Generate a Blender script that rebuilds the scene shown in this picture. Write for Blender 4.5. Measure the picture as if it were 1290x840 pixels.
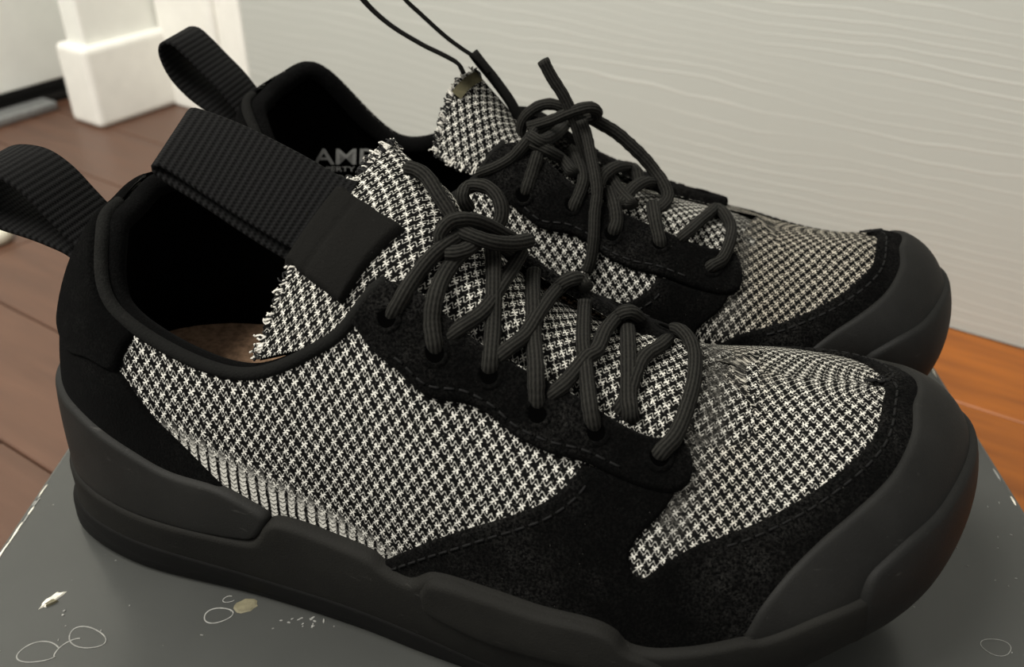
import bpy, math, random
import numpy as np
from mathutils import Matrix, Vector
from mathutils.geometry import delaunay_2d_cdt
random.seed(7); rng=np.random.default_rng(7)
scene=bpy.context.scene; COL=scene.collection
for o in list(bpy.data.objects): bpy.data.objects.remove(o)

CAM=dict(f=1170.0,pos=(0.1957,-0.2146,0.2214),yaw=-0.2375,pit=0.5692,rol=0.0056)
NEAR=(0.,0.,0.0211,1)
FAR=(0.0054,0.0941,0.0794,-1)
BOX=(-0.0253,0.3014,-0.2135); WALL=(-0.3556,0.4096); H=0.120

# ---------------------------------------------------------------- camera, world, lights, exposure
F_PX=CAM['f']; YAW,PIT,ROL=CAM['yaw'],CAM['pit'],CAM['rol']
fw=np.array([math.sin(YAW)*math.cos(PIT),math.cos(YAW)*math.cos(PIT),-math.sin(PIT)])
rt=np.array([math.cos(YAW),-math.sin(YAW),0.]); up=np.cross(rt,fw)
rt,up=math.cos(ROL)*rt+math.sin(ROL)*up, -math.sin(ROL)*rt+math.cos(ROL)*up
cd=bpy.data.cameras.new('camera'); cam=bpy.data.objects.new('camera',cd); COL.objects.link(cam)
cam.matrix_world=Matrix(((rt[0],up[0],-fw[0],CAM['pos'][0]),(rt[1],up[1],-fw[1],CAM['pos'][1]),(rt[2],up[2],-fw[2],CAM['pos'][2]),(0,0,0,1)))
cd.sensor_width=36; cd.sensor_fit='HORIZONTAL'; cd.lens=F_PX/1290*36; cd.clip_start=.01; cd.clip_end=50
cd.dof.use_dof=True; cd.dof.focus_distance=.268; cd.dof.aperture_fstop=15
scene.camera=cam
scene.view_settings.view_transform='Standard'; scene.view_settings.look='None'; scene.view_settings.gamma=1; scene.view_settings.use_curve_mapping=False
scene.view_settings.exposure=0.0
wd=bpy.data.worlds.new('room'); scene.world=wd; wd.use_nodes=True
bg=wd.node_tree.nodes['Background']; bg.inputs[0].default_value=(1.0,.975,.92,1); bg.inputs[1].default_value=.55
def area(name,loc,target,size,power,col):
    l=bpy.data.lights.new(name,'AREA'); l.shape='DISK'; l.size=size; l.energy=power; l.color=col
    o=bpy.data.objects.new(name,l); COL.objects.link(o); o.location=loc
    o.rotation_euler=(Vector(target)-Vector(loc)).to_track_quat('-Z','Y').to_euler(); return o
area('ceiling_lamp',(-.32,-.32,1.10),(-.05,.25,0),.5,17.5,(1.0,.965,.89))
area('left_fill_light',(-.80,-.15,1.15),(-.5,.55,-.1),.35,4.0,(1.0,.97,.90))  # added fill light, no known source; brightens door, baseboard block and left wall

# ---------------------------------------------------------------- shoe surface
# stations heel -> toe; each holds 4 points (v=0,1/3,2/3,1): x heel->toe, y outward, z up
ST=np.array([
 [(-.002,0,.003),(.001,0,.034),(.005,0,.071),(.025,0,.107)],
 [(.005,.024,.002),(.0075,.024,.034),(.010,.020,.069),(.027,.013,.104)],
 [(.031,.036,.002),(.031,.038,.032),(.032,.036,.060),(.036,.027,.087)],
 [(.074,.0395,.002),(.073,.044,.028),(.073,.043,.052),(.073,.034,.0765)],
 [(.107,.044,.002),(.105,.048,.031),(.103,.043,.060),(.101,.031,.089)],
 [(.130,.049,.002),(.128,.053,.034),(.123,.044,.070),(.117,.023,.105)],
 [(.156,.054,.002),(.153,.059,.030),(.148,.049,.062),(.140,.027,.092)],
 [(.183,.059,.002),(.180,.062,.028),(.175,.054,.054),(.165,.032,.083)],
 [(.211,.057,.006),(.209,.062,.028),(.203,.055,.050),(.190,.033,.073)],
 [(.230,.043,.015),(.238,.052,.033),(.230,.045,.055),(.205,.0,.075)],
 [(.243,.026,.023),(.2595,.034,.037),(.253,.030,.0625),(.222,.0,.0725)],
 [(.250,.0,.0255),(.2710,.0,.039),(.266,.0,.0645),(.238,.0,.0705)],
])
NS=len(ST)
def mk(ch):
    t=ST.copy()
    for (i,j),p in ch.items(): t[i,j]=p
    return t
TOEFAR={(9,2):(.230,.041,.051),(10,2):(.252,.028,.054)}
TOENEAR={(9,2):(.230,.051,.0540),(10,2):(.253,.037,.0575)}
HIGH={(1,3):(.027,.016,.110),(2,3):(.043,.027,.108),(2,2):(.034,.037,.066),(3,3):(.073,.034,.092),(4,3):(.101,.031,.096)}
FARC={(0,3):(.014,0,.108),(1,3):(.018,.014,.105),(8,3):(.192,.030,.075)}
def slim(t,f0,f2,a,b):
    t=t.copy()
    for i in range(a,b): t[i,0,1]*=f0; t[i,1,1]*=f0; t[i,2,1]*=f2
    return t
TAB={'NL':(ST,-1),'NM':(slim(mk({**HIGH,**TOENEAR,(5,3):(.118,.020,.106),(6,3):(.139,.012,.0965),(7,3):(.1615,.009,.0850),(8,3):(.186,.007,.0740)}),.62,.74,4,11),1),'FM':(slim(mk(FARC),.68,.92,4,10),1),'FL':(mk({**HIGH,**FARC,**TOEFAR,(1,3):(.018,.016,.111),(2,3):(.033,.026,.113),(3,3):(.062,.033,.0835),(4,3):(.095,.031,.0935),(5,3):(.117,.018,.101),(6,3):(.140,.022,.084),(7,3):(.165,.025,.072),(8,3):(.190,.026,.066)}),-1)}
def axis_y(x):  # medial bend of the centre line (right shoe: + = medial)
    t=np.clip((x-.10)/.2,0,1); return .012*t*t
def catmull(P,t):
    n=len(P); t=np.clip(np.asarray(t,float),0,1)*(n-1); i=np.clip(np.floor(t).astype(int),0,n-2); f=(t-i)
    f=f.reshape(f.shape+(1,)*(P.ndim-1))
    a=P[np.clip(i-1,0,n-1)];b=P[i];c=P[i+1];d=P[np.clip(i+2,0,n-1)]
    return .5*((2*b)+(c-a)*f+(2*a-5*b+4*c-d)*f*f+(3*b-a-3*c+d)*f**3)
def surf(u,v,key):
    T,side=TAB[key]
    u=np.asarray(u,float);v=np.asarray(v,float)
    ext=np.concatenate([T[1:2]*np.array([1,-1,1]),T,T[-2:-1]*np.array([1,-1,1])])
    n=NS; t=np.clip(u,0,1)*(n-1); i=np.clip(np.floor(t).astype(int),0,n-2); f=(t-i)[...,None,None]
    a=ext[i];b=ext[i+1];c=ext[i+2];d=ext[i+3]
    P=.5*((2*b)+(c-a)*f+(2*a-5*b+4*c-d)*f*f+(3*b-a-3*c+d)*f**3)
    w=v[...,None]
    L0=-4.5*(w-1/3)*(w-2/3)*(w-1);L1=13.5*w*(w-2/3)*(w-1);L2=-13.5*w*(w-1/3)*(w-1);L3=4.5*w*(w-1/3)*(w-2/3)
    p=P[...,0,:]*L0+P[...,1,:]*L1+P[...,2,:]*L2+P[...,3,:]*L3
    q=p.copy(); q[...,1]=side*p[...,1]+axis_y(p[...,0])
    return q

# tongue control grids (rows throat->top, columns lateral->medial), local right-shoe coordinates
TONGUE={'N':[
 [(.214,-.030,.061),(.217,-.015,.068),(.219,.005,.0705),(.217,.018,.067),(.214,.034,.059)],
 [(.193,-.034,.067),(.196,-.017,.0745),(.198,.004,.0752),(.197,.016,.0725),(.194,.034,.060)],
 [(.165,-.034,.076),(.167,-.017,.0815),(.168,.000,.0815),(.167,.015,.077),(.165,.030,.068)],
 [(.138,-.030,.086),(.141,-.015,.0945),(.143,.000,.095),(.142,.015,.090),(.140,.030,.078)],
 [(.110,-.029,.090),(.116,-.015,.107),(.121,.003,.114),(.120,.020,.111),(.116,.031,.097)],
 [(.095,-.031,.086),(.100,-.018,.104),(.107,.001,.117),(.110,.018,.120),(.108,.030,.107)],
 [(.078,-.030,.079),(.0845,-.018,.099),(.094,.000,.115),(.1024,.020,.124),(.103,.030,.113)]],
 'F':[
 [(.214,-.030,.056),(.217,-.015,.064),(.219,.005,.069),(.217,.018,.067),(.214,.034,.059)],
 [(.193,-.034,.058),(.196,-.017,.067),(.198,.004,.0735),(.197,.022,.0745),(.194,.038,.068)],
 [(.165,-.032,.064),(.167,-.016,.073),(.168,.003,.0805),(.167,.021,.083),(.165,.037,.077)],
 [(.138,-.026,.072),(.141,-.013,.081),(.143,.003,.0885),(.142,.020,.0925),(.140,.033,.086)],
 [(.121,-.014,.088),(.121,-.008,.0945),(.120,-.001,.0995),(.117,.014,.101),(.112,.028,.094)],
 [(.109,-.010,.100),(.109,-.006,.107),(.1075,-.001,.1120),(.103,.013,.110),(.098,.026,.096)],
 [(.101,-.008,.107),(.101,-.005,.115),(.0995,-.001,.1210),(.093,.010,.116),(.089,.021,.099)]]}
LACES={
 'N':[
  [(.1881, -.0353, .0694), (.189, -.0376, .0733), (.192, -.0327, .075), (.1941, -.0213, .0756), (.1952, -.0114, .0777), (.1949, -.0018, .079), (.1932, .0043, .08), (.1907, .0086, .0802), (.1882, .0239, .0712)],
  [(.1802, -.0241, .0708), (.1802, -.0276, .0766), (.1793, -.0244, .0779), (.1779, -.0142, .081), (.1763, -.002, .0816), (.1749, .0094, .079)],
  [(.1764, -.0257, .074), (.1787, -.0226, .0778), (.1794, -.0177, .0801), (.1803, -.0107, .0806), (.1819, -.0056, .0805), (.1844, -.0009, .0799), (.1865, .0094, .0764)],
  [(.1725, -.0357, .0743), (.1715, -.0367, .08), (.1701, -.0334, .083), (.1666, -.0174, .0837), (.165, -.0105, .0851), (.1626, .0066, .0844), (.1623, .0095, .0863)],
  [(.1592, -.0333, .0818), (.1626, -.0324, .0852), (.1643, -.0226, .083), (.1667, -.0171, .0847), (.1687, -.0137, .0846), (.1695, -.0021, .0835), (.1715, .0093, .0816), (.1745, .0095, .0843), (.1767, .0121, .082), (.1776, .0217, .0747)],
  [(.1575, -.0353, .0775), (.1572, -.0356, .0836), (.1559, -.0305, .0889), (.1529, -.0186, .0894), (.1509, -.0092, .0923), (.1475, .0064, .0924), (.1469, .0108, .093)],
  [(.1444, -.0296, .0879), (.1478, -.0282, .0914), (.1505, -.0192, .0904), (.1523, -.0116, .0922), (.1531, -.0009, .0908), (.1543, .0101, .0888), (.1573, .0103, .092), (.1598, .0155, .0895), (.1621, .0129, .0886)],
  [(.144, -.0312, .0843), (.1446, -.0319, .09), (.1424, -.0199, .0932), (.1409, -.0129, .0975), (.1387, -.0037, .1008), (.1369, .0029, .1027)],
  [(.1316, -.0296, .0926), (.1354, -.0278, .0958), (.1374, -.0212, .0949), (.1398, -.0172, .0963), (.1416, -.0078, .098), (.1423, .003, .0976), (.1431, .0116, .0983)],
  [(.1174, -.0282, .0959), (.1193, -.0298, .0999), (.1213, -.0269, .1039), (.1218, -.0177, .1044), (.1244, -.0126, .1073), (.127, -.01, .1093), (.1298, -.0058, .1103)],
  [(.1302, -.0317, .0891), (.1305, -.0329, .0933), (.129, -.0297, .0982), (.1287, -.0255, .1027), (.1282, -.015, .1035), (.1305, -.0089, .1063), (.1334, -.0017, .107)],
  [(.1118, .0075, .1227), (.1152, .0068, .1224), (.1186, .0052, .1209), (.1224, .0017, .1181), (.1258, -.0005, .1149), (.1284, -.0024, .1123), (.1315, -.0026, .1096)],
  [(.1277, .0119, .1103), (.1263, .0107, .1144), (.1268, .014, .1154), (.1298, .014, .1166), (.1337, .013, .1163), (.1368, .011, .1141), (.138, .009, .1111), (.1373, .007, .1083), (.135, .0025, .1069)],
  [(.1258, -.0088, .1097), (.1256, -.0085, .1123), (.1278, -.006, .1146), (.1318, -.0035, .1145), (.1355, .0007, .1113), (.1389, .0052, .1069), (.1411, .0115, .1016), (.142, .0115, .0992)],
  [(.1276, -.0024, .1122), (.1304, -.005, .1116), (.134, -.0061, .1109), (.1382, -.0041, .1088), (.1422, .0022, .1057), (.1453, .0109, .1027)],
  [(.139, .0123, .102), (.1423, .0142, .0997)],
  [(.1338, -.003, .1089), (.1328, -.0075, .1082), (.1303, -.0104, .108), (.1276, -.0109, .1079)],
  [(.1354, .0012, .1082), (.1388, .0035, .1044), (.1404, .0115, .098)],
 ],
 'F':[
  [(.1257, .012, .1303), (.1288, .012, .1248), (.1325, .012, .1195), (.1346, .012, .1158), (.1373, .012, .1097), (.1401, .012, .1018), (.1434, .012, .0934), (.1475, .015, .0889), (.1531, .02, .0854), (.1593, .022, .0826), (.1652, .022, .0812), (.1697, .018, .0822), (.1717, .012, .0839), (.1699, .008, .087), (.1664, .004, .0899), (.1626, .003, .0938), (.1577, .003, .0983), (.1514, .003, .1033), (.1456, .003, .1064), (.1415, .003, .1085), (.1376, .004, .1098)],
  [(.1178, .006, .1007), (.1175, .006, .1037), (.1188, .006, .1079), (.1224, .005, .1112), (.1267, .004, .1126), (.1313, .004, .112), (.1347, .004, .1099)],
  [(.1203, .008, .1052), (.1237, .008, .1063), (.1301, .01, .1094), (.1361, .013, .1134), (.1415, .012, .115), (.144, .009, .1133), (.1439, .006, .11), (.1406, .005, .1083)],
  [(.1058, .0246, .0932), (.1093, .0309, .097), (.1134, .031, .099), (.1181, .0296, .1019), (.1218, .0269, .1057), (.1228, .007, .1032), (.1244, -.0174, .0972)],
  [(.1236, .0247, .1081), (.127, .0257, .1069), (.1291, .0093, .1027), (.1301, -.0187, .0962), (.1319, -.0208, .0981)],
  [(.1396, .014, .1114), (.1418, .014, .1058), (.1445, .022, .1004), (.1467, .0296, .0965), (.1478, .0339, .0927), (.1477, .0387, .0873), (.1481, .0428, .0814), (.1478, .0451, .0745), (.1468, .0456, .0698)],
  [(.1233, .0344, .0898), (.1243, .0355, .0936), (.1254, .0322, .0978), (.1265, .0276, .1023), (.1259, .0103, .1011)],
  [(.1396, .0346, .0853), (.1406, .0358, .0889), (.142, .0322, .0921), (.1426, .0281, .0947), (.1404, .017, .0952), (.1361, -.0004, .0941)],
  [(.1542, .0379, .0792), (.1547, .04, .0832), (.1552, .0381, .085), (.1542, .0342, .0884), (.1515, .0243, .0902)],
  [(.1706, .0388, .0759), (.17, .0403, .0802), (.1689, .0376, .0829), (.1678, .0344, .0854), (.1666, .0223, .0851)],
  [(.1865, .0407, .0705), (.1879, .0435, .0743), (.1909, .0409, .0752), (.1932, .0341, .0777), (.1945, .0209, .0776), (.1925, .0148, .0795), (.1904, .0062, .0778)],
  [(.177, .0365, .0801), (.1789, .0359, .0821), (.1826, .024, .0803), (.1863, .0158, .08), (.189, .0056, .078)],
  [(.1474, .0299, .0935), (.1484, .0232, .0945), (.1508, .0188, .0955), (.1536, .0085, .0927), (.1571, -.023, .0798), (.1601, .0005, .0871), (.1614, .0102, .0873)],
  [(.1559, .0331, .0892), (.1576, .025, .0895), (.16, .0205, .0907), (.1634, .0123, .0892), (.1671, .0048, .0854), (.1708, .0042, .0823)],
  [(.1515, .0182, .0921), (.1554, .0255, .0901), (.1597, .0332, .0895)],
  [(.1237, .0255, .1061), (.1297, .0254, .1036), (.1337, .0183, .0982), (.1389, .0274, .097)],
 ],
}
# ---------------------------------------------------------------- materials
def newmat(name):
    m=bpy.data.materials.new(name); m.use_nodes=True; nt=m.node_tree; b=nt.nodes['Principled BSDF']; return m,nt,b
class NB:
    """tiny node-math helper"""
    def __init__(s,nt): s.nt=nt
    def n(s,t,**k):
        x=s.nt.nodes.new(t)
        for a,b in k.items(): setattr(x,a,b)
        return x
    def put(s,sock,v):
        if isinstance(v,bpy.types.NodeSocket): s.nt.links.new(v,sock)
        else: sock.default_value=v
    def m(s,op,a,b=None,c=None,clamp=False):
        x=s.n('ShaderNodeMath',operation=op,use_clamp=clamp); s.put(x.inputs[0],a)
        if b is not None: s.put(x.inputs[1],b)
        if c is not None: s.put(x.inputs[2],c)
        return x.outputs[0]
    def noise(s,vec,scale,detail=3,rough=.55,out=0):
        x=s.n('ShaderNodeTexNoise'); s.put(x.inputs['Vector'],vec); x.inputs['Scale'].default_value=scale; x.inputs['Detail'].default_value=detail; x.inputs['Roughness'].default_value=rough
        return x.outputs[out]
    def ramp(s,f,a,b,interp='LINEAR'):
        x=s.n('ShaderNodeMapRange',interpolation_type=interp); s.put(x.inputs[0],f); s.put(x.inputs[1],a); s.put(x.inputs[2],b); return x.outputs[0]
    def mix(s,f,a,b):
        x=s.n('ShaderNodeMix',data_type='RGBA'); s.put(x.inputs[0],f)
        for k,v in ((6,a),(7,b)):
            if isinstance(v,bpy.types.NodeSocket): s.nt.links.new(v,x.inputs[k])
            else: x.inputs[k].default_value=(*v,1)
        return x.outputs[2]
    def bump(s,h,strength,dist,bsdf,chain=None):
        x=s.n('ShaderNodeBump'); x.inputs['Strength'].default_value=strength; x.inputs['Distance'].default_value=dist; s.put(x.inputs['Height'],h)
        if chain is not None: s.put(x.inputs['Normal'],chain)
        s.nt.links.new(x.outputs[0],bsdf.inputs['Normal']); return x.outputs[0]
    def comb(s,x,y,z):
        c=s.n('ShaderNodeCombineXYZ'); s.put(c.inputs[0],x); s.put(c.inputs[1],y); s.put(c.inputs[2],z); return c.outputs[0]
    def sep(s,v):
        c=s.n('ShaderNodeSeparateXYZ'); s.put(c.inputs[0],v); return c.outputs
    def obj(s): return s.n('ShaderNodeTexCoord').outputs['Object']
    def uv(s): return s.n('ShaderNodeTexCoord').outputs['UV']
MAT={}
def mat_knit():
    m,nt,b=newmat('houndstooth_knit'); N=NB(nt)
    u,v,_=N.sep(N.uv()); 
    wob=N.noise(N.uv(),900,2); wob2=N.noise(N.uv(),90,2)
    u=N.m('ADD',u,N.m('MULTIPLY',N.m('SUBTRACT',wob,.5),.0010)); v=N.m('ADD',v,N.m('MULTIPLY',N.m('SUBTRACT',N.noise(N.uv(),800,2),.5),.0010))
    u=N.m('ADD',u,N.m('MULTIPLY',N.m('SUBTRACT',wob2,.5),.0016))
    PW,PH=KPW,KPH
    bb=N.m('DIVIDE',v,PH); row=N.m('FLOOR',bb); par=N.m('MULTIPLY',N.m('FLOORED_MODULO',row,2.),.5)
    aa=N.m('ADD',N.m('DIVIDE',u,PW),par)
    X=N.m('MULTIPLY',N.m('SUBTRACT',N.m('FRACT',aa),.5),PW*1000); Y=N.m('MULTIPLY',N.m('SUBTRACT',N.m('FRACT',bb),.5),PH*1000)
    r=N.m('SQRT',N.m('ADD',N.m('MULTIPLY',X,X),N.m('MULTIPLY',Y,Y))); th=N.m('ARCTAN2',Y,X)
    R=N.m('MULTIPLY_ADD',N.m('COSINE',N.m('MULTIPLY',N.m('ADD',th,N.m('MULTIPLY_ADD',r,.6,.45)),4.)),.78*KS,1.12*KS)
    star=N.ramp(N.m('SUBTRACT',R,r),-.11,.11,'SMOOTHSTEP')
    # connecting wavy yarn between the stars
    wave=N.m('MULTIPLY',N.m('SINE',N.m('MULTIPLY',aa,2*math.pi*2)),.22)
    ln=N.m('ABSOLUTE',N.m('SUBTRACT',N.m('ABSOLUTE',N.m('ADD',N.m('SUBTRACT',N.m('FRACT',bb),.5),wave)),.5))
    line=N.m('MULTIPLY',N.ramp(ln,.13,.05,'SMOOTHSTEP'),.5)
    st=N.m('MAXIMUM',star,line)
    # ribbed chevron zone low on the quarter
    at=N.n('ShaderNodeAttribute',attribute_name='rib').outputs['Fac']
    ca=N.m('DIVIDE',u,PW*.83); cx=N.m('ABSOLUTE',N.m('SUBTRACT',N.m('FRACT',ca),.5))
    col=N.ramp(cx,.40,.30,'SMOOTHSTEP')
    chev=N.m('FRACT',N.m('ADD',N.m('DIVIDE',v,.0014),N.m('MULTIPLY',cx,-1.5)))
    chv=N.ramp(N.m('ABSOLUTE',N.m('SUBTRACT',chev,.5)),.48,.26,'SMOOTHSTEP')
    rib=N.m('MULTIPLY',col,N.m('MULTIPLY_ADD',chv,.62,.25))
    pat=N.m('ADD',N.m('MULTIPLY',st,N.m('SUBTRACT',1.,at)),N.m('MULTIPLY',rib,at))
    fib=N.noise(N.uv(),2600,3); pat2=N.m('MULTIPLY',pat,N.m('MULTIPLY_ADD',fib,.55,.68),clamp=True)
    fz=N.m('MULTIPLY',N.ramp(N.noise(N.obj(),1500,2),.62,.75),.10)
    wear=N.n('ShaderNodeAttribute',attribute_name='soil').outputs['Fac']
    white=N.mix(wear,(.80,.78,.71),(.56,.51,.42))
    c=N.mix(N.m('MAXIMUM',pat2,fz),(.005,.005,.005),white); nt.links.new(c,b.inputs['Base Color'])
    fe=N.n('ShaderNodeAttribute',attribute_name='felt').outputs['Fac']; fn=N.noise(N.obj(),1100,4,.7)
    fe=N.m('MULTIPLY',fe,N.ramp(N.noise(N.obj(),260,3),.25,.6)); c=N.mix(fe,c,N.mix(N.ramp(fn,.45,.8),(.012,.012,.011),(.20,.19,.17))); nt.links.new(c,b.inputs['Base Color'])
    b.inputs['Roughness'].default_value=.95; b.inputs['Specular IOR Level'].default_value=.03
    N.bump(pat2,.8,.0007,b); return m
def mat_suede(name,base=(.0020,.0020,.0020),speck=.6,ca=(.040,.039,.0365)):
    m,nt,b=newmat(name); N=NB(nt); o=N.obj()
    n1=N.noise(o,160,4,.6); n2=N.noise(o,1400,3,.7); n3=N.noise(o,30,3)
    f=N.m('MULTIPLY',N.ramp(n2,.42,.78),N.m('MULTIPLY_ADD',N.ramp(n1,.35,.7),.7,.3))
    f=N.m('MULTIPLY',f,N.m('MULTIPLY_ADD',N.ramp(n3,.40,.66),.95,.16))
    c=N.mix(f,base,ca)
    sp=N.m('MULTIPLY',N.ramp(N.noise(o,2100,1),.79,.84),speck); c=N.mix(sp,c,(.16,.155,.14)); nt.links.new(c,b.inputs['Base Color'])
    b.inputs['Roughness'].default_value=1; b.inputs['Specular IOR Level'].default_value=.0
    b.inputs['Sheen Weight'].default_value=.012; b.inputs['Sheen Roughness'].default_value=.5
    N.bump(N.m('ADD',n2,N.m('MULTIPLY',n1,.6)),.55,.0008,b); return m
def mat_rubber(name,base,rough,grain=.25,scuff=.0,dust=.0,spec=.45):
    m,nt,b=newmat(name); N=NB(nt); o=N.obj()
    n=N.noise(o,2200,2); n1=N.noise(o,60,4,.6); n0=N.noise(o,14,3)
    c=N.mix(N.ramp(n1,.3,.75),tuple(x*.75 for x in base),tuple(min(1,x*1.35) for x in base))
    if scuff:
        sx,sy,sz=N.sep(o); st=N.noise(N.comb(N.m('MULTIPLY',sx,90),N.m('MULTIPLY',sy,200),N.m('MULTIPLY',sz,420)),1,4,.65)
        c=N.mix(N.m('MULTIPLY',N.ramp(st,.66,.8),scuff),c,(.16,.155,.145))
    lint=N.m('MULTIPLY',N.ramp(N.noise(o,1900,1),.76,.82),.35); c=N.mix(lint,c,(.10,.098,.09))
    if dust: c=N.mix(N.m('MULTIPLY',N.ramp(n0,.35,.7),dust),c,(.06,.058,.054))
    nt.links.new(c,b.inputs['Base Color'])
    N.put(b.inputs['Roughness'],N.m('MULTIPLY_ADD',n1,.2,rough-.1)); b.inputs['Specular IOR Level'].default_value=spec
    N.bump(n,grain,.0003,b); return m
def mat_plain(name,base,rough,spec=.3,metal=0,noise=0,scale=300,bump=0):
    m,nt,b=newmat(name); N=NB(nt); b.inputs['Roughness'].default_value=rough; b.inputs['Specular IOR Level'].default_value=spec; b.inputs['Metallic'].default_value=metal
    n=N.noise(N.obj(),scale,4,.6)
    c=N.mix(N.ramp(n,.3,.7),tuple(x*(1-noise) for x in base),tuple(min(1,x*(1+noise)) for x in base)); nt.links.new(c,b.inputs['Base Color'])
    if bump: N.bump(n,bump,.0006,b)
    return m
def mat_webbing():
    m,nt,b=newmat('black_webbing'); N=NB(nt); u,v,_=N.sep(N.uv())
    w=N.m('SINE',N.m('MULTIPLY',u,2*math.pi/.0019)); x=N.m('SINE',N.m('MULTIPLY',v,2*math.pi/.0011))
    h=N.m('ADD',N.m('MULTIPLY',w,.5),N.m('MULTIPLY',N.m('MULTIPLY',w,x),.35))
    n=N.noise(N.obj(),1500,2)
    c=N.mix(N.ramp(N.m('ADD',h,N.m('MULTIPLY',n,.6)),-.5,1.),(.002,.002,.002),(.011,.011,.0112)); nt.links.new(c,b.inputs['Base Color'])
    b.inputs['Roughness'].default_value=.9; b.inputs['Specular IOR Level'].default_value=.06; b.inputs['Sheen Weight'].default_value=.01
    N.bump(h,.45,.0005,b); return m
def mat_lace():
    m,nt,b=newmat('black_lace'); N=NB(nt); u,v,_=N.sep(N.uv())
    k=N.m('SINE',N.m('MULTIPLY',v,2*math.pi*12)); t=N.m('SINE',N.m('ADD',N.m('MULTIPLY',u,2*math.pi/.0016),N.m('MULTIPLY',k,1.2)))
    h=N.m('ADD',N.m('MULTIPLY',k,.6),N.m('MULTIPLY',t,.12)); n=N.noise(N.obj(),1200,3)
    c=N.mix(N.ramp(N.m('ADD',h,n),-.3,1.5),(.0050,.0050,.0046),(.0270,.0262,.0232)); nt.links.new(c,b.inputs['Base Color'])
    b.inputs['Roughness'].default_value=.95; b.inputs['Specular IOR Level'].default_value=.04; b.inputs['Sheen Weight'].default_value=.01
    N.bump(h,.4,.0004,b); return m
def mat_wall():
    m,nt,b=newmat('white_woodgrain_wall'); N=NB(nt); x,y,z=N.sep(N.obj())
    w=N.noise(N.comb(N.m('MULTIPLY',x,1.6),0.,N.m('MULTIPLY',z,7)),1,2); w2=N.noise(N.comb(N.m('MULTIPLY',x,9),5.,N.m('MULTIPLY',z,22)),1,2)
    L=N.m('ADD',N.m('ADD',N.m('MULTIPLY',z,130.),N.m('MULTIPLY',w,9.)),N.m('MULTIPLY',w2,1.5))
    f=N.m('ABSOLUTE',N.m('SUBTRACT',N.m('FRACT',L),.5)); ridge=N.ramp(f,.12,.0,'SMOOTHSTEP')
    gate=N.ramp(N.noise(N.comb(N.m('MULTIPLY',x,6),3.,N.m('MULTIPLY',z,26)),1,2),.30,.62)
    ridge=N.m('MULTIPLY',ridge,gate)
    c=N.mix(N.m('MULTIPLY',ridge,.75),(.500,.515,.480),(.64,.65,.61)); nt.links.new(c,b.inputs['Base Color'])
    b.inputs['Roughness'].default_value=.55; b.inputs['Specular IOR Level'].default_value=.3
    fine=N.noise(N.comb(N.m('MULTIPLY',x,30),0.,N.m('MULTIPLY',z,500)),1,2)
    N.bump(N.m('ADD',ridge,N.m('MULTIPLY',fine,.2)),.35,.0006,b); return m
def mat_wood(name,dark,light):
    m,nt,b=newmat(name); N=NB(nt); x,y,z=N.sep(N.obj())
    rnd=N.n('ShaderNodeObjectInfo').outputs['Random']
    g=N.noise(N.comb(N.m('MULTIPLY_ADD',rnd,40.,N.m('MULTIPLY',x,7)),N.m('MULTIPLY',y,70),0.),1,5,.6)
    c=N.mix(N.ramp(g,.3,.72),dark,light)
    c=N.mix(N.m('MULTIPLY',rnd,.35),c,tuple(d*.8 for d in dark)); nt.links.new(c,b.inputs['Base Color'])
    N.put(b.inputs['Roughness'],N.m('MULTIPLY_ADD',g,.2,.28)); b.inputs['Specular IOR Level'].default_value=.5
    N.bump(g,.15,.0006,b); return m
def mat_box():
    m,nt,b=newmat('dark_grey_box_paint'); N=NB(nt); o=N.obj()
    n=N.noise(o,9,4,.6); f=N.noise(o,260,3); sp=N.noise(o,420,1)
    c=N.mix(N.ramp(n,.3,.7),(.044,.0455,.043),(.057,.059,.0555))
    c=N.mix(N.m('MULTIPLY',N.ramp(sp,.80,.83),.5),c,(.3,.3,.28)); nt.links.new(c,b.inputs['Base Color'])
    N.put(b.inputs['Roughness'],N.m('MULTIPLY_ADD',n,.16,.15)); b.inputs['Specular IOR Level'].default_value=.5
    N.bump(f,.10,.0004,b); return m
KPW,KPH,KS=.0036,.0028,.57
MAT.update(knit=mat_knit(),suede=mat_suede('black_suede'),suede2=mat_suede('black_heel_suede',(.0024,.0024,.0024),.08,(.011,.011,.0105)),
 rubber=mat_rubber('black_midsole_foam',(.0075,.0073,.0063),.75,.5,.25,.1,.12),cap=mat_rubber('black_toe_rubber',(.0085,.0085,.0080),.60,.35,.22,.1,.12),
 cup=mat_rubber('heel_cup_foam',(.0085,.0085,.0078),.66,.35,.35,.15,.18),
 outsole=mat_rubber('black_outsole_rubber',(.005,.005,.0048),.7,.3,0,0,.12),webbing=mat_webbing(),lace=mat_lace(),
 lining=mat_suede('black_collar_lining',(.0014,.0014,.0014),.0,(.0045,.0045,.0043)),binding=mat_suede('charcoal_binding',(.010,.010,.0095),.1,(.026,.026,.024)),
 patch=mat_suede('black_tongue_patch',(.009,.0088,.0082),.45,(.014,.0137,.0128)),
 insole=mat_plain('brown_insole',(.30,.19,.12),.95,.1,0,.45,420,.6),olive=mat_plain('olive_tongue_lining',(.075,.068,.040),.9,.1,0,.2,600),
 print=mat_plain('grey_print',(.20,.20,.19),.8,.2,0,.25,900),yarn=mat_plain('frayed_white_yarn',(.55,.53,.48),.95,.1,0,.3,900),yarnb=mat_plain('frayed_black_yarn',(.02,.02,.02),.95,.1,0,.3,900),
 pad=mat_suede('black_padded_lining',(.0030,.0030,.0030),.05,(.012,.012,.0118)),hole=mat_plain('dark_eyelet',(.001,.001,.001),1,.0),thread=mat_plain('black_thread',(.0045,.0045,.0045),.8,.2,0,.3,900))
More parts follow.
